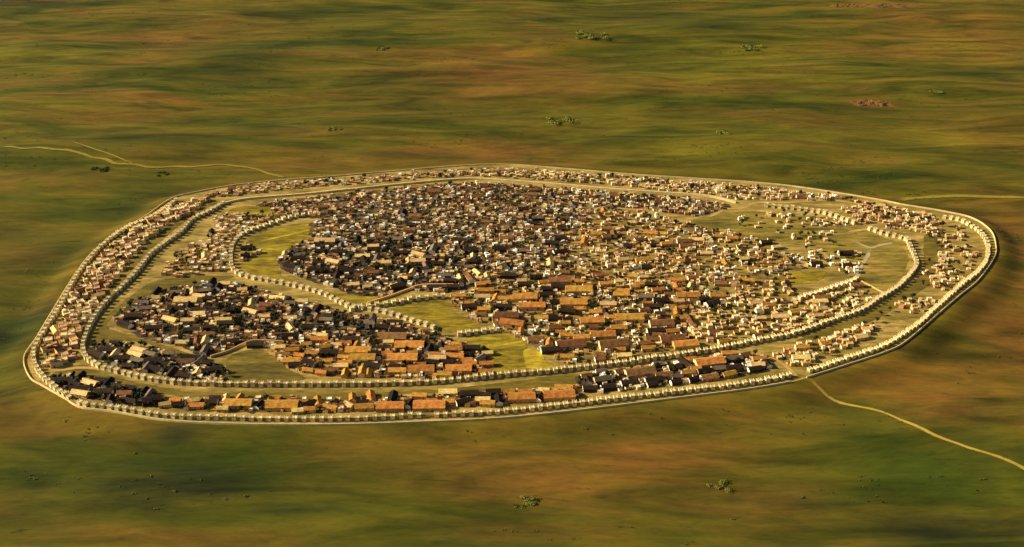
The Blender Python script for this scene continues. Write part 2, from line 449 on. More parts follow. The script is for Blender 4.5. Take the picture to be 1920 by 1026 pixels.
def ground_material():
    m = bpy.data.materials.new("grassland")
    m.use_nodes = True
    n, l = m.node_tree.nodes, m.node_tree.links
    b = n["Principled BSDF"]
    b.inputs["Roughness"].default_value = 0.95
    b.inputs["Specular IOR Level"].default_value = 0.05
    tc = n.new("ShaderNodeTexCoord")

    def nz(sx, sy, detail, seed, rough=.55, dist=0.0):
        mp = n.new("ShaderNodeMapping")
        mp.inputs["Scale"].default_value = (sx, sy, 0.0)
        mp.inputs["Location"].default_value = (seed, seed * 1.7, 0)
        mp.inputs["Rotation"].default_value = (0, 0, R(3))
        l.new(tc.outputs["Object"], mp.inputs[0])
        t = n.new("ShaderNodeTexNoise")
        t.inputs["Scale"].default_value = 1
        t.inputs["Detail"].default_value = detail
        t.inputs["Roughness"].default_value = rough
        t.inputs["Distortion"].default_value = dist
        l.new(mp.outputs[0], t.inputs[0])
        return t.outputs[0]

    def ramp(src, stops):
        c = n.new("ShaderNodeValToRGB")
        e = c.color_ramp.elements
        while len(e) < len(stops):
            e.new(.5)
        for i, (p, col) in enumerate(stops):
            e[i].position = p
            e[i].color = (*col, 1) if len(col) == 3 else col
        l.new(src, c.inputs[0])
        return c.outputs[0]

    def mix(f, a, bb, blend='MIX'):
        x = n.new("ShaderNodeMix")
        x.data_type = 'RGBA'
        x.blend_type = blend
        if isinstance(f, float):
            x.inputs[0].default_value = f
        else:
            l.new(f, x.inputs[0])
        l.new(a, x.inputs[6])
        if isinstance(bb, tuple):
            x.inputs[7].default_value = (*bb, 1)
        else:
            l.new(bb, x.inputs[7])
        return x.outputs[2]

    def mul(a, bb):
        x = n.new("ShaderNodeMath")
        x.operation = 'MULTIPLY'
        x.use_clamp = True
        l.new(a, x.inputs[0])
        if isinstance(bb, float):
            x.inputs[1].default_value = bb
        else:
            l.new(bb, x.inputs[1])
        return x.outputs[0]

    base = ramp(nz(.0023, .0075, 4, 3, .52, .9), [(.33, (0.038, 0.046, 0.0055)), (.43, (0.077, 0.073, 0.0065)), (.54, (0.112, 0.086, 0.009)), (.66, (0.148, 0.083, 0.013))])
    at = n.new("ShaderNodeAttribute")
    at.attribute_name = "soil"
    sp = n.new("ShaderNodeSeparateColor")
    l.new(at.outputs["Color"], sp.inputs[0])
    streak = ramp(nz(.005, .022, 6, 11, .6, .6), [(.35, (.55, .55, .55)), (.65, (1.7, 1.7, 1.7))])
    fr = n.new("ShaderNodeSeparateColor")
    l.new(streak, fr.inputs[0])
    c = base
    c = mix(mul(sp.outputs[0], mul(fr.outputs[0], .8)), c, (0.195, 0.083, 0.017))
    c = mix(mul(sp.outputs[1], mul(fr.outputs[0], .8)), c, (0.16, 0.132, 0.010))
    c = mix(mul(sp.outputs[2], mul(fr.outputs[0], .8)), c, (0.038, 0.052, 0.005))
    c = mix(mul(at.outputs["Alpha"], mul(fr.outputs[0], .8)), c, (0.014, 0.018, 0.009))
    det = ramp(nz(.0040, .016, 6, 23, .56, 1.4), [(.3, (.44, .52, .56)), (.5, (1, 1, 1)), (.7, (1.5, 1.42, 1.25))])
    c = mix(1.0, c, det, 'MULTIPLY')
    # sparse dark tussocks and pale bare spots
    tus = ramp(nz(.015, .085, 6, 41, .72, .6), [(.61, (0, 0, 0)), (.72, (1, 1, 1))])
    tf = n.new("ShaderNodeSeparateColor")
    l.new(tus, tf.inputs[0])
    c = mix(mul(tf.outputs[0], .7), c, (0.020, 0.017, 0.006))
    pal = ramp(nz(.02, .09, 5, 57, .7, .4), [(.68, (0, 0, 0)), (.77, (1, 1, 1))])
    pf = n.new("ShaderNodeSeparateColor")
    l.new(pal, pf.inputs[0])
    c = mix(mul(pf.outputs[0], .45), c, (0.22, 0.17, 0.03))
    c = mix(1.0, c, (0.88, 0.87, 0.86), 'MULTIPLY')
    fine = ramp(nz(.035, .13, 5, 83, .72, .5), [(.3, (.74, .78, .74)), (.5, (1, 1, 1)), (.7, (1.2, 1.17, 1.1))])
    c = mix(1.0, c, fine, 'MULTIPLY')
    l.new(c, b.inputs["Base Color"])
    bp = n.new("ShaderNodeBump")
    bp.inputs["Strength"].default_value = 0.35
    bp.inputs["Distance"].default_value = 5.0
    l.new(nz(.012, .05, 6, 71), bp.inputs["Height"])
    l.new(bp.outputs[0], b.inputs["Normal"])
    return m


gm.materials.append(ground_material())
tag(ob("ground", gm), "olive and brown grassland plain around the walled city", "ground", kind="structure")


def sheet(name, pts, material, z, label, wob_amp=0.0):
    line = smooth_line(pts, 4 if wob_amp else 8, True)[:-1]
    q = []
    for p in line:
        d = 1.3 * wob_amp * noise.noise((p.x / 24, p.y / 18, z * 9)) + 1.2 * wob_amp * noise.noise((p.x / 6, p.y / 5, z * 5))
        q.append((p.x + d, p.y + d * .7, z))
    bm = bmesh.new()
    f = bm.faces.new([bm.verts.new(v) for v in q])
    bmesh.ops.triangulate(bm, faces=[f])
    bmesh.ops.recalc_face_normals(bm, faces=bm.faces)
    for f in bm.faces:
        if f.normal.z < 0:
            f.normal_flip()
    me = bpy.data.meshes.new(name)
    bm.to_mesh(me)
    bm.free()
    me.materials.append(material)
    return tag(ob(name, me), label, name.replace('_', ' '), kind="structure")


sheet("city_ground", [(p.x, p.y) for p in lowline[:-1:2]], M['court'], 0.10, "trodden tan earth inside the outer wall")


M['gold_path'] = M['gold'].copy()


def ribbon(name, pts, width, material, label, lift, z=0.0, kind="structure", wig=0.0, fade=False):
    line = smooth_line(GP(pts, z), 7)
    nn = normals(line)
    vs, fs = [], []
    for i, (p, n) in enumerate(zip(line, nn)):
        w = width * (1 + .35 * noise.noise((p.x / 22, p.y / 22, 3)))
        o = wig * noise.noise((p.x / 40, p.y / 40, 8))
        for k, s in enumerate((-1.6, -.8, -.25, .25, .8, 1.6)):
            q = p + n * (o + s * w / 2 * (1 + .3 * noise.noise((p.x / 9, p.y / 9, k))))
            vs.append((q.x, q.y, ground_z(q.x, q.y) + lift))
    for i in range(len(line) - 1):
        for k in range(5):
            fs.append((i * 6 + k, i * 6 + 6 + k, i * 6 + 7 + k, i * 6 + 1 + k))
    me = me_from(vs, fs, name, [material])
    wear = me.attributes.new("wear", 'FLOAT', 'POINT')
    wear.data.foreach_set("value", [(0, 1, 1, 1, 1, 0)[v % 6] * min(1, (v // 6) / 4 + .0, (len(line) - 1 - v // 6) / 4 + (0 if fade else 1)) for v in range(len(vs))])
    bm = bmesh.new()
    bm.from_mesh(me)
    for f in bm.faces:
        f.normal_update()
        if f.normal.z < 0:
            f.normal_flip()
    bm.to_mesh(me)
    bm.free()
    return tag(ob(name, me), label, "path" if "path" in name else "track", kind=kind)


def frayed(m):
    """dust thins out to the grass below at the verges"""
    n, l = m.node_tree.nodes, m.node_tree.links
    b = n["Principled BSDF"]
    at = n.new("ShaderNodeAttribute")
    at.attribute_name = "wear"
    tc = n.new("ShaderNodeTexCoord")
    no = n.new("ShaderNodeTexNoise")
    no.inputs["Scale"].default_value = .16
    no.inputs["Detail"].default_value = 5
    l.new(tc.outputs["Object"], no.inputs[0])
    ma = n.new("ShaderNodeMath")
    ma.operation = 'MULTIPLY_ADD'
    ma.inputs[1].default_value = 1.6
    ma.inputs[2].default_value = -.72
    l.new(no.outputs[0], ma.inputs[0])
    ad = n.new("ShaderNodeMath")
    ad.operation = 'ADD'
    ad.use_clamp = True
    l.new(ma.outputs[0], ad.inputs[0])
    l.new(at.outputs["Fac"], ad.inputs[1])
    mu = n.new("ShaderNodeMath")
    mu.operation = 'MULTIPLY'
    l.new(ad.outputs[0], mu.inputs[0])
    l.new(at.outputs["Fac"], mu.inputs[1])
    l.new(mu.outputs[0], b.inputs["Alpha"])


for k in ('track', 'faint', 'path', 'palepath', 'gold_path'):
    frayed(M[k])


D = -DROP
ribbon("track", [(1502, 716), (1535, 735), (1590, 757), (1640, 773), (1680, 788), (1740, 818), (1800, 843), (1860, 863), (1925, 888)], 4.0, M['track'], "pale dirt track running from the gate to the lower right", .5, D, wig=7)
ribbon("track", [(-10, 280), (60, 288), (130, 292), (190, 304), (250, 312), (330, 315), (410, 309), (460, 315), (505, 326), (530, 334)], 6, M['faint'], "faint yellowish dirt track leaving the city at the upper left", .8, D, wig=10)
ribbon("track", [(125, 272), (150, 280), (180, 290), (215, 300), (250, 311)], 2.8, M['faint'], "short faint side track joining the upper left track", 1.0, D)
ribbon("track", [(1672, 378), (1720, 372), (1800, 370), (1850, 373), (1925, 376)], 8, M['faint'], "faint dirt track leaving the far wall at the right", .8, D)
ribbon("path", [(1405, 660), (1432, 669), (1455, 676), (1470, 684), (1484, 697), (1498, 709)], 5, M['path'], "pale dusty path inside the gate of the near wall", .35)
ribbon("path", [(1312, 414), (1340, 402), (1360, 393), (1395, 390), (1420, 380), (1480, 380), (1560, 376), (1640, 388)], 6, M['path'], "orange dusty path along the far right houses", .35)
ribbon("path", [(1585, 450), (1608, 456), (1632, 465), (1650, 460), (1672, 456)], 5, M['palepath'], "thin pale path across the right hand meadow", .35)
ribbon("path", [(1632, 463), (1626, 482), (1614, 500), (1608, 520)], 5.5, M['palepath'], "pale path climbing to the corner of the meadow", .38)
ribbon("path", [(1578, 444), (1600, 434), (1632, 430)], 7, M['path'], "orange path leading to the gap in the inner wall", .40)
ribbon("path", [(468, 457), (510, 448), (545, 440), (580, 432)], 5, M['gold_path'], "bright yellow path across the western field", .45)
ribbon("path", [(885, 656), (925, 650), (980, 641)], 4, M['gold_path'], "bright yellow path across the southern field", .45)
ribbon("path", [(60, 700), (110, 695), (150, 690), (188, 692)], 5, M['path'], "pale path between the two walls at the left corner", .42)

# ------------------------------------------------------------------ grass strips, fields, yards
sheet("grass_strip", GP([(400, 380), (412, 386), (380, 398), (335, 424), (298, 456), (262, 488), (238, 520), (205, 554), (180, 588), (162, 618), (154, 628), (170, 590), (198, 550), (233, 508), (272, 464), (318, 424), (366, 397)]),
      M['moat'], .22, "dark grass strip beside the western inner wall", 2)
sheet("grass_strip", GP([(100, 700), (155, 684), (200, 702), (270, 720), (340, 732), (430, 736), (650, 736), (800, 732), (960, 716), (1060, 704), (1075, 722), (960, 732), (780, 738), (640, 750), (420, 746), (330, 744), (250, 728), (180, 706)]),
      M['moat'], .22, "olive grass strip between the two near walls", 2)
sheet("grass_strip", GP([(1735, 440), (1780, 440), (1760, 490), (1745, 530), (1690, 570), (1640, 600), (1560, 630), (1490, 640), (1560, 614), (1640, 580), (1700, 540), (1730, 505)]),
      M['moat'], .22, "olive grass strip outside the eastern inner wall", 2)
sheet("grass_strip", GP([(240, 560), (300, 525), (420, 518), (432, 522), (330, 545), (260, 565), (215, 590), (205, 615), (260, 634), (330, 655), (395, 680), (330, 664), (250, 640), (175, 640), (190, 605)]),
      M['moat'], .24, "brown grass strip between the two western quarters", 2)
sheet("meadow", GP([(1290, 418), (1360, 400), (1440, 398), (1560, 420), (1610, 440), (1640, 440), (1690, 460), (1700, 500), (1660, 545), (1600, 528), (1540, 470), (1440, 452), (1380, 440)]),
      mat('meadow_grass', mottle=((.05, .2, .1), .55, 1.5), stops=[(0.33, (0.0697, 0.0508, 0.0082)), (0.45, (0.1558, 0.1148, 0.0148)), (0.55, (0.2214, 0.1517, 0.023)), (0.68, (0.3444, 0.1968, 0.041))], scale=(.011, .06, .02)), .20, "olive brown meadow in the east of the city", 3)
sheet("field", GP([(466, 452), (520, 428), (580, 420), (572, 448), (548, 462), (520, 488), (528, 514), (560, 530), (640, 552), (700, 556), (770, 548), (690, 574), (650, 572), (600, 546), (520, 526), (466, 512), (452, 490), (480, 482)]),
      M['yellow'], .26, "yellow green field inside the bend of the citadel wall", 3.6)
sheet("field", GP([(735, 580), (790, 568), (836, 564), (858, 588), (905, 612), (860, 622), (820, 614), (780, 600)]), M['yellow'], .26, "yellow field in the middle of the city", 3.6)
sheet("field", GP([(870, 640), (930, 628), (985, 632), (985, 655), (1010, 680), (1040, 692), (960, 700), (922, 702), (920, 665)]), M['yellow'], .26, "yellow green field behind the near inner wall", 3.6)
sheet("field", GP([(984, 656), (1012, 662), (1020, 676), (1036, 690), (988, 690)]), M['gold'], .32, "bright golden corner of the southern field", 2)
sheet("field", GP([(430, 668), (480, 655), (510, 664), (540, 690), (570, 712), (440, 715), (424, 692)]), M['moat'], .30, "brown field behind the near inner wall at left", 2)
sheet("field", GP([(430, 394), (470, 386), (520, 392), (500, 402), (440, 404)]), M['yellow'], .26, "small yellow field under the far inner wall", 3.6)
sheet("field", GP([(1480, 515), (1545, 508), (1530, 528), (1440, 535)]), M['yellow'], .26, "small yellow patch west of the meadow corner", 3.6)

# ------------------------------------------------------------------ quarters of the city
Q = {}
Q['west_lower'] = dict(poly=[(215, 600), (245, 565), (300, 545), (420, 530), (480, 542), (640, 588), (700, 594), (830, 630), (850, 645), (700, 640), (560, 640), (480, 638), (440, 655), (400, 670), (340, 652), (260, 630)],
                       where="in the dark western quarter below the citadel wall", ground='yard', long=(64, ('dark', .38), ('straw', .3), ('grey', .14), ('brown', .18)), small=('white', .3, 'tan', .35, 'cream', .2, 'brick', .15), tree=119, dens=1.1, rot=0, grow=0.88)
Q['west_orange'] = dict(poly=[(490, 645), (560, 643), (700, 635), (850, 643), (915, 660), (918, 700), (840, 708), (740, 709), (620, 706), (560, 695), (520, 670)],
                        where="in the tiled quarter left of the southern field", ground='rust', long=(60, ('orange', .68), ('dark', .14), ('brown', .1), ('straw', .08)), small=('white', .3, 'tan', .35, 'cream', .2, 'brick', .15), tree=34, dens=0.8, rot=0, grow=0.85)
Q['corner_inner'] = dict(poly=[(170, 650), (205, 643), (260, 648), (330, 666), (415, 690), (428, 704), (415, 713), (330, 709), (250, 695), (195, 680)],
                         where="inside the lower left corner of the inner wall", ground='yard', long=(24, ('dark', .42), ('straw', .38), ('grey', .2)), small=('white', .5, 'tan', .3, 'cream', .2), tree=41, dens=1.2, rot=-8, grow=0.78)
Q['corner_outer'] = dict(poly=[(92, 712), (122, 705), (180, 710), (250, 732), (305, 746), (312, 766), (240, 760), (160, 746), (112, 732)],
                         where="inside the lower left corner of the outer wall", ground='yard', long=(18, ('dark', .42), ('straw', .38), ('grey', .2)), small=('white', .5, 'tan', .3, 'cream', .2), tree=34, dens=1.2, rot=-10, grow=0.78)
Q['near_strip'] = dict(poly=[(315, 752), (480, 748), (640, 750), (860, 742), (1080, 726), (1085, 744), (900, 762), (600, 774), (420, 772), (330, 768)],
                       where="in the near strip between the two walls", ground='rust', long=(46, ('orange', .62), ('dark', .2), ('straw', .18)), small=('white', .3, 'tan', .35, 'cream', .2, 'brick', .15), tree=16, dens=0.7, rot=1, grow=0.85)
Q['near_right'] = dict(poly=[(1085, 704), (1180, 694), (1290, 676), (1370, 664), (1430, 668), (1445, 690), (1390, 704), (1250, 722), (1120, 738), (1085, 730)],
                       where="between the near walls left of the gate path", ground='yard', long=(34, ('brown', .4), ('dark', .36), ('orange', .12), ('grey', .12)), small=('white', .5, 'tan', .2, 'cream', .3), tree=18, dens=0.9, rot=12, grow=0.82)
Q['gate_right'] = dict(poly=[(1450, 668), (1500, 648), (1580, 622), (1640, 604), (1640, 626), (1580, 655), (1515, 684), (1480, 690)],
                       where="between the walls right of the gate path", ground=None, long=(5, ('straw', .7), ('orange', .3)), small=('cream', .5, 'tan', .5), tree=8, dens=1.2, rot=8, grow=1.05)
Q['east_inner'] = dict(poly=[(1290, 590), (1390, 552), (1480, 540), (1500, 566), (1600, 534), (1650, 560), (1590, 588), (1480, 622), (1380, 642), (1290, 655)],
                       where="behind the near inner wall at the right", ground=None, long=(14, ('straw', .4), ('orange', .25), ('brown', .35)), small=('cream', .45, 'tan', .45, 'white', .1), tree=34, dens=0.85, rot=8, grow=1.0)
Q['mid_orange'] = dict(poly=[(836, 560), (900, 534), (1000, 522), (1110, 528), (1290, 525), (1375, 560), (1300, 600), (1290, 650), (1225, 664), (1100, 682), (1045, 682), (990, 640), (930, 618), (880, 596)],
                       where="in the tiled quarter in the middle of the city", ground='golden', long=(100, ('orange', .56), ('brown', .18), ('dark', .16), ('straw', .1)), small=('white', .4, 'tan', .35, 'cream', .25), tree=95, dens=0.85, rot=2, grow=0.82)
Q['mid_dark'] = dict(poly=[(520, 494), (545, 466), (590, 448), (720, 455), (900, 470), (920, 520), (840, 550), (780, 545), (700, 560), (620, 538), (545, 514)],
                     where="in the dark quarter right of the western field", ground='yard', long=(62, ('dark', .38), ('straw', .34), ('grey', .12), ('brown', .16)), small=('white', .32, 'tan', .33, 'cream', .2, 'brick', .15), tree=102, dens=1.1, rot=0, grow=0.88)
Q['upper_dark'] = dict(poly=[(590, 415), (760, 396), (1000, 388), (1100, 392), (1080, 430), (1040, 480), (1000, 520), (905, 528), (900, 470), (720, 455), (590, 444)],
                       where="in the crowded dark quarter at the centre", ground='crowd', long=(30, ('dark', .5), ('brown', .3), ('grey', .2)), small=('white', .4, 'tan', .25, 'cream', .2, 'brick', .15), tree=85, dens=1.35, rot=0, grow=0.88)
Q['upper_rosy'] = dict(poly=[(1100, 392), (1180, 392), (1250, 412), (1340, 432), (1440, 456), (1500, 490), (1480, 534), (1390, 546), (1290, 525), (1110, 528), (1000, 520), (1040, 480), (1080, 430)],
                       where="in the rosy brick quarter left of the meadow", ground='golden', long=(40, ('orange', .36), ('brown', .4), ('straw', .14), ('dark', .1)), small=('cream', .4, 'brick', .14, 'tan', .3, 'white', .16), tree=61, dens=1.0, rot=0, grow=0.9)
Q['north_inner'] = dict(poly=[(480, 385), (600, 369), (780, 350), (880, 343), (1060, 354), (1300, 374), (1370, 388), (1300, 405), (1180, 390), (1000, 386), (760, 394), (600, 410), (540, 403)],
                        where="just inside the far inner wall", ground='crowd', long=(14, ('brown', .5), ('grey', .5)), small=('cream', .4, 'brick', .25, 'tan', .15, 'white', .2), tree=51, dens=1.4, rot=0, grow=0.86)
Q['north_outer'] = dict(poly=[(370, 372), (450, 352), (540, 343), (760, 327), (950, 317), (1080, 325), (1400, 349), (1560, 366), (1640, 385), (1560, 376), (1380, 374), (1170, 350), (1050, 340), (870, 330), (600, 350), (440, 367)],
                        where="between the two far walls", ground=None, long=(6, ('brown', .5), ('straw', .5)), small=('cream', .5, 'tan', .2, 'white', .15, 'brick', .15), tree=51, dens=1.45, rot=0, grow=0.92)
Q['outer_left'] = dict(poly=[(325, 386), (400, 371), (362, 396), (312, 424), (268, 462), (228, 508), (192, 552), (162, 600), (148, 640), (146, 672), (105, 692), (82, 690), (80, 664), (112, 606), (150, 540), (196, 476), (262, 426)],
                       where="along the inside of the western outer wall", ground=None, long=(4, ('straw', 1.0),), small=('cream', .55, 'tan', .35, 'brick', .1), tree=21, dens=1.15, rot=30, grow=1.34)
Q['west_yard'] = dict(poly=[(395, 412), (440, 404), (540, 403), (500, 416), (460, 430), (436, 450), (424, 480), (426, 508), (330, 522), (295, 512), (330, 476), (380, 452), (400, 432)],
                      where="between the western inner wall and the citadel wall", ground=None, long=(4, ('straw', .7), ('dark', .3)), small=('cream', .45, 'tan', .45, 'white', .1), tree=23, dens=1.2, rot=4, grow=1.08)
Q['citadel_bend'] = dict(poly=[(446, 462), (470, 456), (490, 474), (474, 486), (452, 490)],
                         where="inside the western bend of the citadel wall", ground=None, long=(2, ('dark', 1.0),), small=('cream', .6, 'tan', .4), tree=5, dens=.8, rot=4)
Q['east_top'] = dict(poly=[(1580, 392), (1640, 384), (1700, 394), (1770, 412), (1760, 424), (1680, 430), (1610, 420)],
                     where="under the far wall at the right", ground=None, long=(7, ('straw', .5), ('brown', .5)), small=('cream', .5, 'tan', .3, 'brick', .2), tree=10, dens=1.2, rot=-4, grow=0.9)
Q['meadow_top'] = dict(poly=[(1440, 396), (1500, 402), (1560, 410), (1600, 424), (1560, 428), (1480, 418), (1430, 410)],
                       where="at the upper edge of the meadow", ground=None, long=(0,), small=('cream', .7, 'white', .3), tree=6, dens=0.8, rot=-4, grow=0.85)
Q['meadow_corner'] = dict(poly=[(1490, 480), (1550, 468), (1622, 476), (1612, 512), (1590, 528), (1560, 500), (1500, 506)],
                          where="beside the pale path in the meadow", ground=None, long=(3, ('dark', .6), ('straw', .4)), small=('cream', .5, 'white', .3, 'tan', .2), tree=8, dens=0.8, rot=0, grow=0.85)
Q['meadow_edge'] = dict(poly=[(1330, 416), (1400, 404), (1480, 420), (1560, 432), (1580, 462), (1500, 470), (1440, 452), (1370, 436)],
                        where="scattered on the upper meadow", ground=None, long=(0,), small=('cream', .6, 'white', .2, 'tan', .2), tree=10, dens=.2, rot=0, grow=.9)
Q['strip_east'] = dict(poly=[(1650, 606), (1720, 560), (1760, 500), (1790, 440), (1740, 432), (1740, 500), (1690, 570), (1600, 610)],
                       where="on the grass inside the eastern wall", ground=None, long=(0,), small=('cream', .6, 'tan', .4), tree=10, dens=.16, rot=0, grow=.9)
for i, (u, v) in enumerate([(1768, 442), (1795, 476), (1780, 502), (1766, 530), (1718, 574), (1728, 424)]):
    nm = ["second", "third", "fourth", "fifth", "nearest", "farthest"][i]
    Q['cluster%d' % i] = dict(poly=[(u - 40, v), (u - 14, v - 14), (u + 30, v - 14), (u + 40, v), (u + 28, v + 13), (u - 16, v + 14)],
                              where="in the %s house cluster along the eastern wall" % nm, ground=None, long=(0,), small=('cream', .55, 'tan', .45), tree=3, dens=.8, rot=-6, big=1.0)
for k, q in Q.items():
    q['wp'] = GP(q['poly'])
    if q['ground']:
        nm = {'yard': 'dark beaten earth', 'rust': 'rust brown beaten earth', 'crowd': 'brown mottled earth', 'golden': 'golden mottled earth'}[q['ground']]
        sheet("yard_ground", q['wp'], M[q['ground']], .16 + .004 * list(Q).index(k), nm + " " + q['where'], 3)

# ------------------------------------------------------------------ occupancy
occ = {}
CELL = 12.0


def occ_add(x, y, r):
    occ.setdefault((int(x // CELL), int(y // CELL)), []).append((x, y, r))


def occ_free(x, y, r):
    ci, cj = int(x // CELL), int(y // CELL)
    for i in range(ci - 2, ci + 3):
        for j in range(cj - 2, cj + 3):
            for a, b, s in occ.get((i, j), ()):
                if (a - x) ** 2 + (b - y) ** 2 < (r + s) ** 2:
                    return False
    return True


def discs(x, y, L, W, rz, pad=0.0):
    r = W / 2 + pad
    k = max(1, round(L / W))
    c, s = math.cos(rz), math.sin(rz)
    for i in range(k):
        o = (i - (k - 1) / 2) * (L - W) / max(1, k - 1) if k > 1 else 0
        yield x + c * o, y + s * o, r


# ------------------------------------------------------------------ walls with towers
def tower_mesh(w, d, h, name, material):
    """square tower with a slightly wider parapet of merlons"""
    mb = MB()
    mb.box(-w / 2, w / 2, -d / 2, d / 2, -1.0, h, 0, .25)
    body = mb.mesh("tower", [material])
    mp = MB()
    e = .35
    X, Yy = w / 2 - .25 + e, d / 2 - .25 + e
    mp.box(-X, X, -Yy, Yy, h + .002, h + .5)
    t = .55
    n = 3
    for sx in (-1, 1):
        for i in range(n):
            a = -Yy + (2 * Yy - 1.0) * i / (n - 1)
            mp.box(min(sx * X, sx * (X - t)), max(sx * X, sx * (X - t)), a, a + 1.0, h + .502, h + 1.5)
    for sy in (-1, 1):
        a = -.5
        mp.box(a, a + 1.0, min(sy * Yy, sy * (Yy - t)), max(sy * Yy, sy * (Yy - t)), h + .502, h + 1.5)
    return body, mp.mesh("battlement", [material])


def crenel_wall(mb, line, closed, thick, h):
    a = thick / 2
    strip_wall(mb, line, [(-a - .6, -1.5), (-a, h * .6), (-a, h), (-a + .5, h), (-a + .5, h - .9), (a - .5, h - .9), (a - .5, h), (a, h), (a, h * .6), (a + .6, -1.5)], closed)


def towered(rootname, pts, spacing, tw, th, wall_h, material, wmat, label, cat, thick=2.6, closed=False, gaps=(), size_var=.08, limit=100):
    root = bpy.data.objects.new(rootname, None)
    COL.objects.link(root)
    tag(root, label, cat)
    line = smooth_line(GP(pts), 4.0, closed)
    # curtain, cut at the gates
    segs, cur = [], []
    for p in line:
        if any((p - Vector(G(*g))).length < 7 for g in gaps):
            if len(cur) > 1:
                segs.append(cur)
            cur = []
        else:
            cur.append(p)
    if len(cur) > 1:
        segs.append(cur)
    mb = MB()
    for s in segs:
        crenel_wall(mb, s, False, thick, wall_h)
    ob("curtain_wall", mb.mesh("curtain_wall", [wmat]), root)
    for p in line[::2]:
        occ_add(p.x, p.y, 5.2)
    body, bat = tower_mesh(tw, tw, th, rootname, material)
    tl = smooth_line(GP(pts), spacing, closed)
    nn = normals(tl, closed)
    camp = Vector((0, Y0))
    spots = [(p, math.atan2(n.y, n.x) - math.pi / 2) for p, n in zip(tl, nn) if not any((p - Vector(G(*g))).length < 5 for g in gaps)]
    spots = [(p + Vector((random.gauss(0, .22), random.gauss(0, .22))), a + random.gauss(0, .06)) for p, a in spots if random.random() > .006]
    spots.sort(key=lambda s: (s[0] - camp).length)
    rest = MB()
    for i, (p, a) in enumerate(spots):
        f = 1 + random.uniform(-size_var, size_var)
        hz = 1 + random.uniform(-.16, .14)
        if i < limit:
            t = ob("tower", body, root, (p.x, p.y, 0), a)
            t.scale = (f, f, hz)
            ob("battlement", bat, t)
        else:
            mt = Matrix.Translation((p.x, p.y, 0)) @ Matrix.Rotation(a, 4, 'Z') @ Matrix.Diagonal((f, f, hz, 1))
            for src in (body, bat):
                rest.add([tuple(mt @ v.co) for v in src.vertices], [tuple(q.vertices) for q in src.polygons])
    if rest.v:
        r = ob("tower", rest.mesh("towers", [material]), root)
        r["kind"] = "stuff"
    return root


towered("outer_wall", OUT, 9.8, 5.1, 4.7, 2.5, M['tower'], M['curtain'], "cream stone outer wall studded with square towers", "city wall", gaps=[(1488, 704), (1500, 702)])
towered("inner_wall", INN_A, 9.6, 5.0, 5.3, 3.4, M['tower'], M['curtain'], "cream inner ring wall with close square towers", "city wall")
towered("far_gate_wall", INN_B, 10.0, 5.2, 5.6, 2.6, M['tower'], M['curtain'], "short towered wall piece above the meadow", "wall")
towered("citadel_wall", CIT, 11.0, 5.2, 4.8, 1.9, M['citadel'], M['curtain'], "pale towered citadel wall curving round the yellow western field", "wall")
towered("towered_wall", ROW_B, 10.8, 5.6, 5.2, 2.4, M['tower'], M['curtain'], "short towered wall along the top of the middle field", "wall")
towered("towered_wall", ROW_C, 10.8, 5.6, 5.2, 2.4, M['tower'], M['curtain'], "very short towered wall left of the southern field", "wall")
towered("towered_wall", ROW_D, 10.0, 5.0, 5.0, 2.4, M['citadel'], M['curtain'], "short towered wall running to the meadow corner", "wall")


def plain_wall(name, pts, thick, h, material, label, closed=False, gaps=(), base=-1.5, batter=.5, zf=None):
    line = smooth_line(GP(pts), 5, closed)
    segs, cur = [], []
    for p in line:
        if any((p - Vector(G(*g))).length < 7 for g in gaps):
            if len(cur) > 1:
                segs.append(cur)
            cur = []
        else:
            cur.append(p)
    if len(cur) > 1:
        segs.append(cur)
    mb = MB()
    a = thick / 2
    for s in segs:
        strip_wall(mb, s, [(-a - batter, base), (-a, h * .7), (-a + .15, h), (a - .15, h), (a, h * .7), (a + batter, base)])
    for p in line:
        occ_add(p.x, p.y, 3.5)
    return tag(ob(name, mb.mesh(name, [material])), label, "wall")


# the low forewall: closed ring, split at the gate
gi = LOW.index((1490, 715))
ring = LOW[gi + 1:] + LOW[:gi]
plain_wall("forewall", [(1512, 709)] + ring + [(1484, 717)], 1.2, 2.2, M['stone'], "low smooth pale forewall ringing the whole city outside the towers", base=-4, batter=1.0)
plain_wall("far_inner_wall", INN_FAR, 3.2, 3.2, M['stone'], "plain pale far stretch of the inner wall without towers")
plain_wall("garden_wall", LOW_E, 1.5, 2.0, M['tan'], "low tan wall from the meadow corner to the inner wall")
plain_wall("garden_wall", LOW_F, 2.0, 3.2, M['tan'], "low tan wall below the dark quarter in the middle")
plain_wall("garden_wall", LOW_G, 2.0, 3.2, M['tan'], "low tan wall at the lower left beside the brown field")


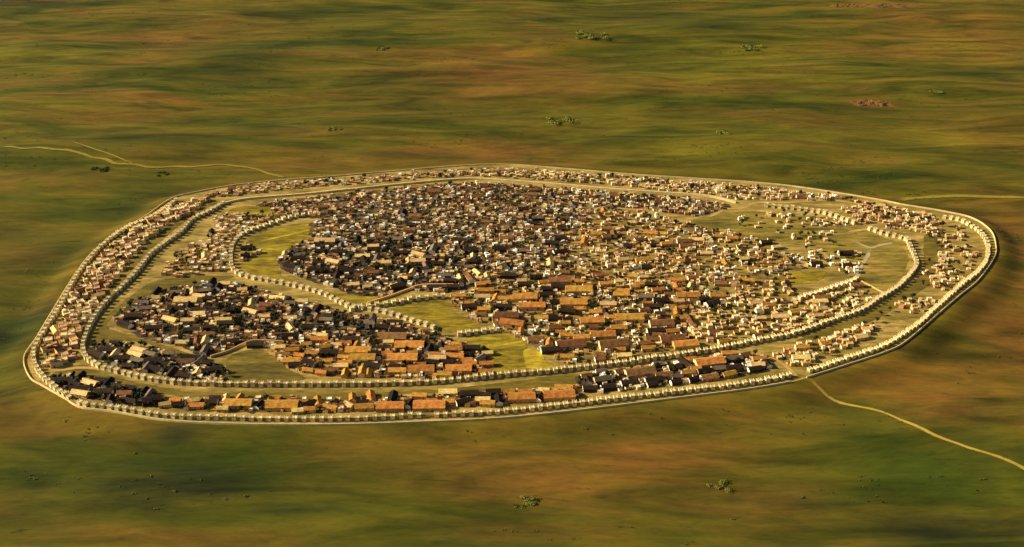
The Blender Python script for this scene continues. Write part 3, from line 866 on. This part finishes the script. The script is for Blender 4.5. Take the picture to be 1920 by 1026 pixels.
# ------------------------------------------------------------------ house prototypes
def long_house_meshes(L, W, h, rise, var):
    """gabled long house, ridge along x; wall, roof, door, window meshes"""
    wl = MB()
    x, y = L / 2, W / 2
    vs = [(-x, -y, -.5), (x, -y, -.5), (x, y, -.5), (-x, y, -.5), (-x, -y, h), (x, -y, h), (x, y, h), (-x, y, h), (-x, 0, h + rise), (x, 0, h + rise)]
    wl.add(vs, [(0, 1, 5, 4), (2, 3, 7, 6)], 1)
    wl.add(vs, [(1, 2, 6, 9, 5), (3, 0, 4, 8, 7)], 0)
    rf = MB()
    t, o, ex = .35, .5, .35
    k = rise / y
    sag = .18
    nseg = 6
    for s in (-1, 1):
        vs, fs = [], []
        for i in range(nseg + 1):
            px = -x - ex + (L + 2 * ex) * i / nseg
            dz = -sag * math.sin(math.pi * i / nseg) + .05 * math.sin(i * 2.3 + var)
            vs += [(px, s * (y + o), h - k * o + .03), (px, 0, h + rise + .03 + dz), (px, 0, h + rise + t + dz), (px, s * (y + o), h - k * o + t * .7)]
        for i in range(nseg):
            a, b = i * 4, i * 4 + 4
            for j in range(4):
                q = (a + j, b + j, b + (j + 1) % 4, a + (j + 1) % 4)
                fs.append(q if s < 0 else q[::-1])
        fs += [(0, 1, 2, 3), tuple(nseg * 4 + j for j in (3, 2, 1, 0))]
        rf.add(vs, fs)
    dr = MB()
    dx = (-.25, .1, .3)[var % 3] * L
    dr.box(dx - .7, dx + .7, -y - .09, -y + .05, -.1, 2.2)
    wn = []
    for kx in (-.38, -.05, .42):
        px = kx * L if abs(kx * L - dx) > 2 else kx * L + 2.6
        b = MB()
        b.box(px - .5, px + .5, -y - .07, -y + .05, 1.5, 2.5)
        wn.append(b)
    return wl, rf, dr, wn


def flat_house_meshes(L, W, h, var):
    wl = MB()
    x, y = L / 2, W / 2
    wl.box(-x, x, -y, y, -.5, h, 0, .18)
    if var % 2:
        s = 1 if var % 4 == 1 else -1
        wl.box(min(s * x * .95, s * x * .05), max(s * x * .95, s * x * .05), -y * .1, y * .85, h - .1, h + 2.6, 0, .1)
    rf = MB()
    a, b = x - .18, y - .18
    t = .4
    if not var % 2:
        rf.box(-a + t, a - t, -b + t, b - t, h + .004, h + .15)
    else:
        rf.box(-a + t, a - t, -b + t, -y * .1 - .02, h + .004, h + .15)
    for (x0, x1, y0, y1) in ((-a, a, -b, -b + t), (-a, -a + t, -b + t, b - t), (a - t, a, -b + t, b - t), (-a, a, b - t, b)):
        rf.box(x0, x1, y0, y1, h + .003, h + .62)
    dr = MB()
    dx = (-.2, .18, .05)[var % 3] * L
    dr.box(dx - .55, dx + .55, -y - .07, -y + .3, -.1, 2.1)
    wd = MB()
    px = dx + L * (.3 if dx < 0 else -.3)
    wd.box(px - .4, px + .4, -y - .02, -y + .3, 1.5, 2.3)
    return wl, rf, dr, [wd]


LONG = []
for i, (L, W, h, r) in enumerate([(31, 14, 5.0, 3.0), (21, 9.5, 4.2, 2.5), (17, 8.2, 4.0, 2.4), (13, 7.2, 3.8, 2.2), (36, 16, 5.2, 3.2)]):
    LONG.append((L, W, long_house_meshes(L, W, h, r, i)))
FLAT = []
for i, (L, W, h) in enumerate([(7.2, 6.0, 4.2), (8.6, 6.4, 4.6), (6.0, 5.4, 3.8), (9.6, 7.0, 4.2), (5.4, 5.0, 4.4)]):
    FLAT.append((L, W, flat_house_meshes(L, W, h, i)))
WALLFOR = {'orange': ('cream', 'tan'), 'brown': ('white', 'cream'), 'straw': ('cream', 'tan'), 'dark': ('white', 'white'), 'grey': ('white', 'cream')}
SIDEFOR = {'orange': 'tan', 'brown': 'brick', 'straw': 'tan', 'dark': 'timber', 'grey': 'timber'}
mesh_cache = {}


def part_mesh(kind, idx, part, mb, m, m2=None):
    key = (kind, idx, part, m, m2)
    if key not in mesh_cache:
        mesh_cache[key] = mb.mesh(part.split('#')[0], [M[m], M[m2]] if m2 else [M[m]])
    return mesh_cache[key]


def pick(pairs):
    t = random.random() * sum(p for _, p in pairs)
    for k, p in pairs:
        t -= p
        if t <= 0:
            return k
    return pairs[-1][0]


ROOFMIX = {'yard': [('dark', .32), ('brown', .2), ('tan', .24), ('cream', .24)], 'rust': [('brown', .2), ('dark', .3), ('orange', .12), ('tan', .18), ('cream', .2)],
           'crowd': [('dark', .4), ('brown', .25), ('tan', .17), ('cream', .18)], 'golden': [('brown', .2), ('dark', .26), ('orange', .12), ('tan', .2), ('cream', .22)],
           None: [('cream', .46), ('tan', .32), ('brown', .1), ('dark', .12)]}
longs, smalls, trees = [], [], []     # (x, y, rz, proto, style, quarter, px size)
CAMD = lambda x, y: math.sqrt(x * x + (y - Y0) ** 2 + H * H)

# large tiled houses whose spots can be read off the picture: u, v (base centre), style, proto, turn
for u, v, st, pi_, rz in [
    (448, 762, 'orange', 0, 0), (530, 764, 'orange', 4, 0), (486, 763, 'dark', 3, 70), (732, 767, 'orange', 0, 1), (805, 765, 'orange', 4, 1), (772, 765, 'dark', 3, 70),
    (578, 762, 'dark', 2, 30), (620, 768, 'orange', 2, -20), (868, 757, 'dark', 2, 25), (905, 753, 'straw', 2, 0), (978, 749, 'orange', 0, 3), (1048, 745, 'orange', 4, 4), (1012, 749, 'dark', 3, 70),
    (655, 763, 'straw', 3, -40), (680, 758, 'dark', 3, 0), (398, 758, 'dark', 3, 0), (370, 764, 'orange', 2, 0), (880, 742, 'dark', 1, 5), (925, 738, 'dark', 2, 4), (840, 739, 'straw', 1, 2),
    (1200, 703, 'brown', 4, 14), (1130, 716, 'grey', 0, 12), (1180, 722, 'dark', 1, 14), (1225, 716, 'dark', 4, 14), (1330, 684, 'orange', 4, 12), (1290, 702, 'orange', 2, 12), (1375, 693, 'dark', 0, 12),
    (1265, 692, 'dark', 2, 12), (1140, 729, 'dark', 2, 14), (1320, 700, 'dark', 2, 12), (1375, 676, 'grey', 1, 10), (1420, 688, 'straw', 2, 5),
    (985, 562, 'orange', 0, 0), (1000, 578, 'orange', 0, 0), (1085, 548, 'orange', 4, 0), (1075, 572, 'orange', 4, 0), (1140, 574, 'straw', 1, 0), (1165, 556, 'orange', 1, 0), (1110, 606, 'orange', 0, 2),
    (1180, 600, 'orange', 4, 2), (1130, 632, 'orange', 0, 6), (1150, 650, 'brown', 4, 8), (1290, 558, 'orange', 0, 0), (1240, 610, 'brown', 0, 5), (1275, 600, 'orange', 1, 5), (1070, 650, 'brown', 4, 10),
    (1090, 636, 'orange', 1, 4), (1005, 640, 'brown', 1, 4), (960, 610, 'orange', 0, -15), (912, 548, 'orange', 1, 0), (1050, 530, 'brown', 0, 0), (1260, 640, 'brown', 0, 8), (1015, 600, 'orange', 2, 0),
    (1030, 660, 'dark', 0, 10), (1228, 624, 'dark', 4, 9), (1285, 650, 'orange', 0, 9), (1345, 558, 'orange', 1, 0), (1335, 572, 'dark', 0, 30), (1220, 578, 'dark', 1, 0), (1210, 560, 'grey', 0, 0),
    (1160, 618, 'orange', 1, 2), (985, 536, 'dark', 0, 0), (1025, 545, 'dark', 2, 0), (880, 578, 'dark', 1, 10), (945, 578, 'dark', 1, 0), (950, 596, 'brown', 0, 0),
    (600, 640, 'orange', 1, 0), (672, 662, 'orange', 0, 0), (680, 676, 'orange', 0, 0), (768, 652, 'orange', 4, 0), (755, 676, 'orange', 4, 0), (850, 658, 'orange', 1, 0), (820, 676, 'straw', 1, 0),
    (860, 696, 'orange', 0, 0), (790, 697, 'orange', 0, 2), (735, 636, 'brown', 4, 0), (700, 690, 'dark', 1, -20), (885, 656, 'dark', 1, 0), (900, 676, 'grey', 2, 50), (720, 655, 'dark', 2, 0), (805, 660, 'dark', 2, 80),
    (790, 676, 'dark', 1, 0), (745, 699, 'orange', 1, 0), (710, 672, 'dark', 2, 0), (620, 665, 'dark', 1, 0), (580, 684, 'dark', 2, -30), (640, 690, 'straw', 2, 0), (660, 640, 'dark', 1, 0),
    (250, 596, 'dark', 0, 8), (235, 612, 'dark', 1, -30), (330, 582, 'dark', 0, 0), (290, 618, 'dark', 4, 3), (360, 622, 'dark', 4, 4), (320, 603, 'straw', 1, -25), (350, 568, 'straw', 0, -3), (440, 584, 'dark', 0, 8),
    (470, 588, 'straw', 1, -25), (370, 592, 'straw', 1, 4), (420, 604, 'straw', 1, 4), (300, 562, 'straw', 2, 6), (430, 645, 'dark', 4, 24), (390, 630, 'brown', 2, 0), (480, 650, 'dark', 1, 2), (545, 618, 'straw', 2, -60),
    (200, 660, 'dark', 0, 6), (262, 660, 'straw', 1, -25), (230, 676, 'dark', 4, 3), (290, 680, 'dark', 4, 4), (350, 682, 'brown', 1, 0), (395, 698, 'dark', 0, 20), (180, 672, 'dark', 1, -25),
    (110, 722, 'dark', 1, 4), (170, 722, 'straw', 1, -25), (150, 733, 'dark', 0, 3), (195, 738, 'dark', 0, 4), (235, 742, 'brown', 2, 0), (285, 754, 'dark', 0, 25), (310, 762, 'straw', 3, 20),
    (560, 488, 'dark', 0, 8), (545, 504, 'dark', 0, -30), (635, 476, 'dark', 0, 0), (590, 510, 'dark', 4, 3), (650, 512, 'dark', 4, 4), (625, 494, 'straw', 1, -25), (610, 456, 'straw', 0, -3), (750, 477, 'dark', 0, 8),
    (785, 480, 'straw', 1, -30), (680, 484, 'straw', 1, 4), (720, 496, 'straw', 1, 4), (700, 466, 'straw', 2, 6), (745, 540, 'dark', 4, 26), (700, 514, 'brown', 2, 0), (820, 540, 'dark', 1, 2), (895, 515, 'straw', 2, -60),
    (860, 455, 'dark', 0, 0), (940, 470, 'dark', 1, 0), (1050, 475, 'dark', 0, 20), (1585, 478, 'dark', 1, 2), (1605, 538, 'brown', 2, 0), (1530, 556, 'brown', 1, 6)]:
    x, y = G(u, v)
    qk = next((k for k, q in Q.items() if in_poly(np.array(x), np.array(y), q['wp'])), None)
    if qk is None:
        qk = min(Q, key=lambda k: float(dist_poly(np.array(x), np.array(y), Q[k]['wp'])))
    if st in ('dark', 'grey') and pi_ in (0, 4):
        pi_ = 1
    L, W, _ = LONG[pi_]
    a = R(rz)
    if not all(occ_free(cx, cy, r * .74) for cx, cy, r in discs(x, y, L, W, a)):
        for _ in range(30):
            nx_, ny_ = x + random.uniform(-9, 9), y + random.uniform(-9, 9)
            if all(occ_free(cx, cy, r * .74) for cx, cy, r in discs(nx_, ny_, L, W, a)):
                x, y = nx_, ny_
                break
        else:
            continue
    for cx, cy, r in discs(x, y, L, W, a):
        occ_add(cx, cy, r)
    longs.append((x, y, a, pi_, st, qk))

for qk, q in Q.items():
    poly = q['wp']
    xs, ys = [p[0] for p in poly], [p[1] for p in poly]
    area = abs(sum(a[0] * b[1] - b[0] * a[1] for a, b in zip(poly, poly[1:] + poly[:1]))) / 2
    pn = poly

    def rand_in():
        while True:
            x, y = random.uniform(min(xs), max(xs)), random.uniform(min(ys), max(ys))
            if in_poly(np.array(x), np.array(y), pn):
                return x, y
    have = sum(1 for t in longs if t[5] == qk)
    n = q['long'][0] - have
    tries = 0
    while n > 0 and tries < q['long'][0] * 30:
        tries += 1
        x, y = rand_in()
        pi_ = random.choice((1, 2, 2, 3, 3, 3))
        L, W, _ = LONG[pi_]
        a = R(q['rot'] + random.choice((0, 0, 0, 90)) + random.gauss(0, 7))
        if all(occ_free(cx, cy, r * .85) for cx, cy, r in discs(x, y, L, W, a)):
            for cx, cy, r in discs(x, y, L, W, a):
                occ_add(cx, cy, r)
            longs.append((x, y, a, pi_, pick(q['long'][1:]), qk))
            n -= 1
    # trees
    n = q['tree']
    tries = 0
    while n > 0 and tries < q['tree'] * 20:
        tries += 1
        x, y = rand_in()
        s = random.uniform(.75, 1.6) * (random.choice((1, 1, 1.35)) if q['ground'] == 'yard' else 1)
        if occ_free(x, y, 2.2 * s):
            occ_add(x, y, 2.2 * s)
            trees.append((x, y, random.uniform(0, 6.28), random.randrange(5), s, qk))
            n -= 1
    # small flat roofed houses
    n = int(area * q['dens'] / 150)
    if 'big' in q:
        n = 12
    sm = q['small']
    tries = 0
    while n > 0 and tries < 16 * int(area * q['dens'] / 150 + 12):
        tries += 1
        x, y = rand_in()
        pi_ = random.choice((0, 0, 1, 2, 2, 3, 4))
        L, W, _ = FLAT[pi_]
        sc = q.get('big', 1.0) * q.get('grow', 1.0) * random.uniform(.8, 1.16)
        a = R(q['rot'] + random.choice((0, 0, 90)) + random.gauss(0, 9))
        if occ_free(x, y, W * .56 * sc):
            occ_add(x, y, W * .56 * sc)
            st = pick(list(zip(sm[::2], sm[1::2])))
            smalls.append((x, y, a, pi_, st, qk, sc, pick(ROOFMIX[q['ground']]) if random.random() < .8 else st))
            n -= 1

# ------------------------------------------------------------------ labels
ORD = ["first", "second", "third", "fourth", "fifth", "sixth", "seventh", "eighth", "ninth", "tenth", "eleventh", "twelfth", "thirteenth", "fourteenth", "fifteenth", "sixteenth",
       "seventeenth", "eighteenth", "nineteenth", "twentieth"]


def ordinal(i):
    return ORD[i] if i < 20 else "twenty-" + ORD[i - 20] if i < 29 else "farther"


def assign(items, adj, where):
    """labels that single each item out by look, quarter, row and order from the left"""
    out = {}
    g = {}
    for i, it in enumerate(items):
        g.setdefault((adj(it), where(it)), []).append(i)
    for (a, wh), ids in g.items():
        ids.sort(key=lambda i: items[i][1])
        k = 1 if len(ids) <= 10 else 2 if len(ids) <= 22 else 3 if len(ids) <= 36 else math.ceil(len(ids) / 12)
        bands = [ids[len(ids) * b // k:len(ids) * (b + 1) // k] for b in range(k)]
        for b, band in enumerate(bands):
            row = "" if k == 1 else ("nearest row" if b == 0 else "farthest row" if b == k - 1 else "middle row" if k == 3 else ordinal(b) + " row back")
            band.sort(key=lambda i: items[i][0])
            for j, i in enumerate(band):
                if len(band) == 1:
                    pos = row
                else:
                    pos = (row + " " if row else "") + ("leftmost" if j == 0 else "rightmost" if j == len(band) - 1 else ordinal(j) + " from left")
                s = a + " " + wh + (", " + pos if pos else "")
                ws = s.split()
                if len(ws) > 16:
                    s = s.replace(" the ", " ", len(ws) - 16)
                for p, t in ((" row back", " row"), ("dark green tree", "green tree"), ("nearest row", "front"), ("farthest row", "rear"), ("middle row", "middle"), (" from left", "")):
                    if len(s.split()) > 16:
                        s = s.replace(p, t)
                out[i] = s
    return out


ROOFWORD = {'orange': "orange tiled house", 'brown': "brown tiled house", 'straw': "straw roofed house", 'dark': "dark thatched house", 'grey': "grey roofed house"}
SIZEW = {0: "long ", 4: "large ", 1: "mid-sized ", 2: "short ", 3: "small "}
WALLW = {'cream': "cream flat-roofed house", 'white': "white flat-roofed house", 'tan': "tan flat-roofed house", 'brick': "rosy flat-roofed house"}


ROOFW = {'dark': 'dark', 'brown': 'brown', 'orange': 'orange'}


def emit_house(kind, name, x, y, a, proto, idx, sty, walls, label, group, sc=1.0, zs=1.0, side=None):
    root = bpy.data.objects.new(name, None)
    COL.objects.link(root)
    root.location = (x, y, .25)
    root.rotation_euler = (0, 0, a)
    root.scale = (sc, sc, sc * zs)
    tag(root, label, "house", group)
    wl, rf, dr, wn = proto[2]
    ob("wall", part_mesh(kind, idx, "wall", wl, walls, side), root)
    ob("roof", part_mesh(kind, idx, "roof", rf, sty), root)
    ob("door", part_mesh(kind, idx, "door", dr, 'door'), root)
    for k, b in enumerate(wn):
        ob("window", part_mesh(kind, idx, "window#%d" % k, b, 'door'), root)
    return root


longs.sort(key=lambda t: LONG[t[3]][0] / CAMD(t[0], t[1]), reverse=True)
LONG_N = 300
lab = assign(longs[:LONG_N], lambda t: SIZEW[t[3]] + ROOFWORD[t[4]], lambda t: Q[t[5]]['where'])
mass = MB()
MASSM = ['cream', 'white', 'tan', 'brick', 'orange', 'brown', 'straw', 'dark', 'grey', 'door', 'timber']


def to_mass(parts, x, y, a, sc, zs=1.0):
    mt = Matrix.Translation((x, y, .25)) @ Matrix.Rotation(a, 4, 'Z') @ Matrix.Diagonal((sc, sc, sc * zs, 1))
    for mb, *ms in parts:
        k0 = len(mass.m)
        mass.add([tuple(mt @ Vector(v)) for v in mb.v], mb.f, 0)
        mass.m[k0:] = [MASSM.index(ms[min(i, len(ms) - 1)]) for i in mb.m]


NAMES = {'orange': 'tiled_long_house', 'brown': 'tiled_long_house', 'straw': 'thatched_long_house', 'dark': 'thatched_long_house', 'grey': 'thatched_long_house'}
for i, (x, y, a, pi_, st, qk) in enumerate(longs):
    wm = random.choice(WALLFOR[st])
    zs = random.uniform(.9, 1.1)
    if i < LONG_N:
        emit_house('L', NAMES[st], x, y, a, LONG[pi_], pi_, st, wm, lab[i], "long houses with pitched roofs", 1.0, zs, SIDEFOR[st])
    else:
        wl, rf, dr, wn = LONG[pi_][2]
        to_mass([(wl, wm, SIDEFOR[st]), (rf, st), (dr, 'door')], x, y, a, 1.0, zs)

smalls.sort(key=lambda t: FLAT[t[3]][0] * t[6] / CAMD(t[0], t[1]) * (1.6 if t[5].startswith('cluster') else 1), reverse=True)
FLAT_N = 300
lab = assign(smalls[:FLAT_N], lambda t: ("small " if FLAT[t[3]][0] < 7 else "larger " if FLAT[t[3]][0] > 9 else "") + (ROOFW.get(t[7], '') + WALLW[t[4]] if t[7] not in ROOFW else ROOFW[t[7]] + '-roofed ' + WALLW[t[4]].replace('flat-roofed ', '')), lambda t: Q[t[5]]['where'])
ROOFOF = {'cream': 'cream', 'white': 'white', 'tan': 'tan', 'brick': 'tan'}
for i, (x, y, a, pi_, st, qk, sc, rf_) in enumerate(smalls):
    zs = random.uniform(.7, 1.05)
    if i < FLAT_N:
        emit_house('F', "flat_roofed_house", x, y, a, FLAT[pi_], pi_, rf_, st, lab[i], "small flat-roofed houses", sc, zs)
    else:
        wl, rf, dr, wn = FLAT[pi_][2]
        to_mass([(wl, st), (rf, rf_), (dr, 'door')], x, y, a, sc, zs)
mm = []
for k in MASSM:
    m2 = M[k].copy()
    for nd in m2.node_tree.nodes:
        if nd.type == 'OBJECT_INFO':
            g = m2.node_tree.nodes.new("ShaderNodeNewGeometry")
            for lk in list(nd.outputs["Random"].links):
                m2.node_tree.links.new(g.outputs["Random Per Island"], lk.to_socket)
    mm.append(m2)
tag(ob("packed_houses", mass.mesh("packed_houses", mm)), "countless tiny cream and brown houses packed through the far quarters", "houses", "houses too small to tell apart", "stuff")


# ------------------------------------------------------------------ trees
def leaf_cloud(lobes, n, size, rng):
    mb = MB()
    for _ in range(n):
        cx, cy, cz, rx, ry, rz_ = rng.choice(lobes)
        d = Vector((rng.gauss(0, 1), rng.gauss(0, 1), rng.gauss(0, 1))).normalized() * (rng.random() ** .45)
        p = Vector((cx + d.x * rx, cy + d.y * ry, max(.2, cz + d.z * rz_)))
        nrm = (d + Vector((rng.uniform(-.7, .7), rng.uniform(-.7, .7), rng.uniform(-.2, .9)))).normalized()
        t = nrm.orthogonal().normalized()
        b = nrm.cross(t)
        s = size * rng.uniform(.6, 1.3)
        an = rng.uniform(0, 6.28)
        t, b = t * math.cos(an) + b * math.sin(an), b * math.cos(an) - t * math.sin(an)
        mb.add([tuple(p + t * s + b * s * .2), tuple(p + b * s * .8), tuple(p - t * s), tuple(p - b * s * .7 + nrm * s * .2)], [(0, 1, 2, 3)])
    return mb


def trunk_mb(h, r, limbs, rng):
    mb = MB()

    def limb(p, q, r0, r1):
        d = (q - p).normalized()
        t = d.orthogonal().normalized()
        b = d.cross(t)
        k = 6
        vs = []
        for c, rr in ((p, r0), (q, r1)):
            for i in range(k):
                a = 6.283 * i / k
                vs.append(tuple(c + (t * math.cos(a) + b * math.sin(a)) * rr))
        mb.add(vs, [(i, (i + 1) % k, k + (i + 1) % k, k + i) for i in range(k)])
    limb(Vector((0, 0, -.4)), Vector((0, 0, h)), r, r * .6)
    for _ in range(limbs):
        a = rng.uniform(0, 6.28)
        limb(Vector((0, 0, h * rng.uniform(.6, .95))), Vector((math.cos(a) * h * .6, math.sin(a) * h * .6, h * rng.uniform(1.2, 1.6))), r * .5, r * .15)
    return mb


TREE = []
rg = random.Random(3)
for i in range(5):
    hh = rg.uniform(2.0, 2.8)
    lobes = []
    for _ in range(6):
        a = rg.uniform(0, 6.28)
        d = rg.uniform(.3, 1.7)
        rr = rg.uniform(1.1, 1.8)
        lobes.append((math.cos(a) * d, math.sin(a) * d, hh + 1.2 + rg.uniform(-.3, 2.0), rr, rr, rr * .9))
    TREE.append((trunk_mb(hh, .28, 4, rg), leaf_cloud(lobes, 130, .62, rg)))
TM = [(t.mesh("trunk", [M['bark']]), c.mesh("crown", [M['leaf']])) for t, c in TREE]
trees.sort(key=lambda t: t[4] / CAMD(t[0], t[1]), reverse=True)
TREE_N = 290
lab = assign(trees[:TREE_N], lambda t: "big dark green tree" if t[4] > 1.25 else "dark green tree" if t[4] > 1.0 else "small dark green tree", lambda t: Q[t[5]]['where'].replace("house cluster", "cluster"))
tmass = MB()
for i, (x, y, a, k, s, qk) in enumerate(trees):
    if i < TREE_N:
        root = bpy.data.objects.new("tree", None)
        COL.objects.link(root)
        root.location = (x, y, .25)
        root.rotation_euler = (0, 0, a)
        root.scale = (s, s, s)
        tag(root, lab[i], "tree", "dark trees among the houses")
        ob("trunk", TM[k][0], root)
        ob("crown", TM[k][1], root)
    else:
        mt = Matrix.Translation((x, y, .25)) @ Matrix.Rotation(a, 4, 'Z') @ Matrix.Scale(s, 4)
        for mb, mi in zip(TREE[k], (0, 1)):
            tmass.add([tuple(mt @ Vector(v)) for v in mb.v], mb.f, mi)
if tmass.v:
    tag(ob("distant_trees", tmass.mesh("distant_trees", [M['bark'], M['leaf']])), "tiny dark trees scattered through the far quarters", "trees", kind="stuff")

# ------------------------------------------------------------------ scrub and red outcrops on the plain
rg = random.Random(11)
for u, v, wpx, pale, label in [
    (1408, 91, 46, 1, "pale green scrub mound with a dark side, upper right plain"), (1352, 250, 42, 1, "pale green scrub mound above the far wall at right"),
    (1108, 68, 60, 1, "wide flat olive scrub patch near the upper edge"), (1052, 229, 56, 1, "wide flat olive scrub patch above the far wall centre"),
    (716, 91, 30, 1, "small olive scrub clump, upper left plain"), (630, 242, 30, 1, "small olive scrub clump above the far wall at left"),
    (306, 327, 24, 0, "dark scrub beside the upper left track"), (1345, 912, 48, 1, "yellow green scrub mound on the lower plain"),
    (985, 942, 50, 1, "low yellow scrub patch on the lower plain, centre"), (186, 318, 34, 0, "dark flat scrub below the upper left track"), 
(1757, 172, 26, 1, "small pale scrub tuft, far right plain")]:
    z = -DROP
    x, y = G(u, v, z)
    z = ground_z(x, y)
    x, y = G(u, v, z)
    ppm = 960 / TH / CAMD(x, y)
    W = wpx / ppm
    lobes = []
    for _ in range(9):
        lx = rg.uniform(-.42, .42) * W
        rr = rg.uniform(.10, .2) * W
        lobes.append((lx, rg.uniform(-.3, .3) * W, rr * .25, rr, rr * 1.1, rr * rg.uniform(.18, .38)))
    mb = leaf_cloud(lobes, 900, W * .022, rg)
    o = ob("bush", mb.mesh("bush", [M['leafpale'] if pale else M['scrub']]), None, (x, y, ground_z(x, y)))
    tag(o, label, "bush", "scrub on the plain")
tufts = MB()
for _ in range(26000):
    x, y = rg.uniform(-1500, 1500), rg.uniform(-640, 1900)
    if noise.noise((x / 230, y / 70, 2.2)) + .5 * noise.noise((x / 50, y / 22, 6.6)) < .30:
        continue
    if SD[np.searchsorted(YS, y), np.searchsorted(XS, x)] < 14:
        continue
    s = rg.uniform(.5, 1.5) * (1.5 if rg.random() < .1 else 1)
    z = ground_z(x, y)
    for _k in range(7):
        px, py, pz = x + rg.gauss(0, s * .9), y + rg.gauss(0, s * .7), z + rg.uniform(.1, .9) * s
        a = rg.uniform(0, 6.28)
        c, d = math.cos(a) * s * .55, math.sin(a) * s * .55
        t = rg.uniform(-.5, .5) * s
        tufts.add([(px + c, py + d, pz + t), (px - d, py + c, pz + .2 * s), (px - c, py - d, pz - t), (px + d, py - c, pz - .1)], [(0, 1, 2, 3)])
tag(ob("scrub_tufts", tufts.mesh("scrub_tufts", [M['scrub']])), "low scattered scrub growing in patches on the plain", "scrub", None, "stuff")
for u, v, wpx, label in [(1636, 191, 80, "reddish earth outcrop on the right plain"), (1655, 14, 90, "reddish earth outcrop at the upper edge"), (1585, 14, 60, "dark red earth bank beside the upper outcrop")]:
    x, y = G(u, v, -DROP)
    z = ground_z(x, y)
    W = wpx / (960 / TH / CAMD(x, y))
    bm = bmesh.new()
    nx_, ny_ = 40, 14
    vv = []
    for j in range(ny_ + 1):
        for i in range(nx_ + 1):
            px, py = i / nx_ * 2 - 1, j / ny_ * 2 - 1
            e = max(0, 1 - px * px) * max(0, 1 - py * py)
            hz = e * (5 + 5 * noise.noise((px * 4 + u, py * 2, 1)) + 2.2 * noise.noise((px * 11 + u, py * 5, 2)))
            X, Yv = px * W / 2, py * W * .22 + noise.noise((px * 2 + u, 0, 5)) * W * .08
            vv.append(bm.verts.new((X, Yv, ground_z(x + X, y + Yv) - z + hz - .7)))
    for j in range(ny_):
        for i in range(nx_):
            a = j * (nx_ + 1) + i
            bm.faces.new((vv[a], vv[a + 1], vv[a + nx_ + 2], vv[a + nx_ + 1]))
    me = bpy.data.meshes.new("outcrop")
    bm.to_mesh(me)
    bm.free()
    me.materials.append(M['rock'])
    tag(ob("outcrop", me, None, (x, y, z)), label, "outcrop", "earth outcrops on the plain")
print("COUNTS long", len(longs), "small", len(smalls), "trees", len(trees))
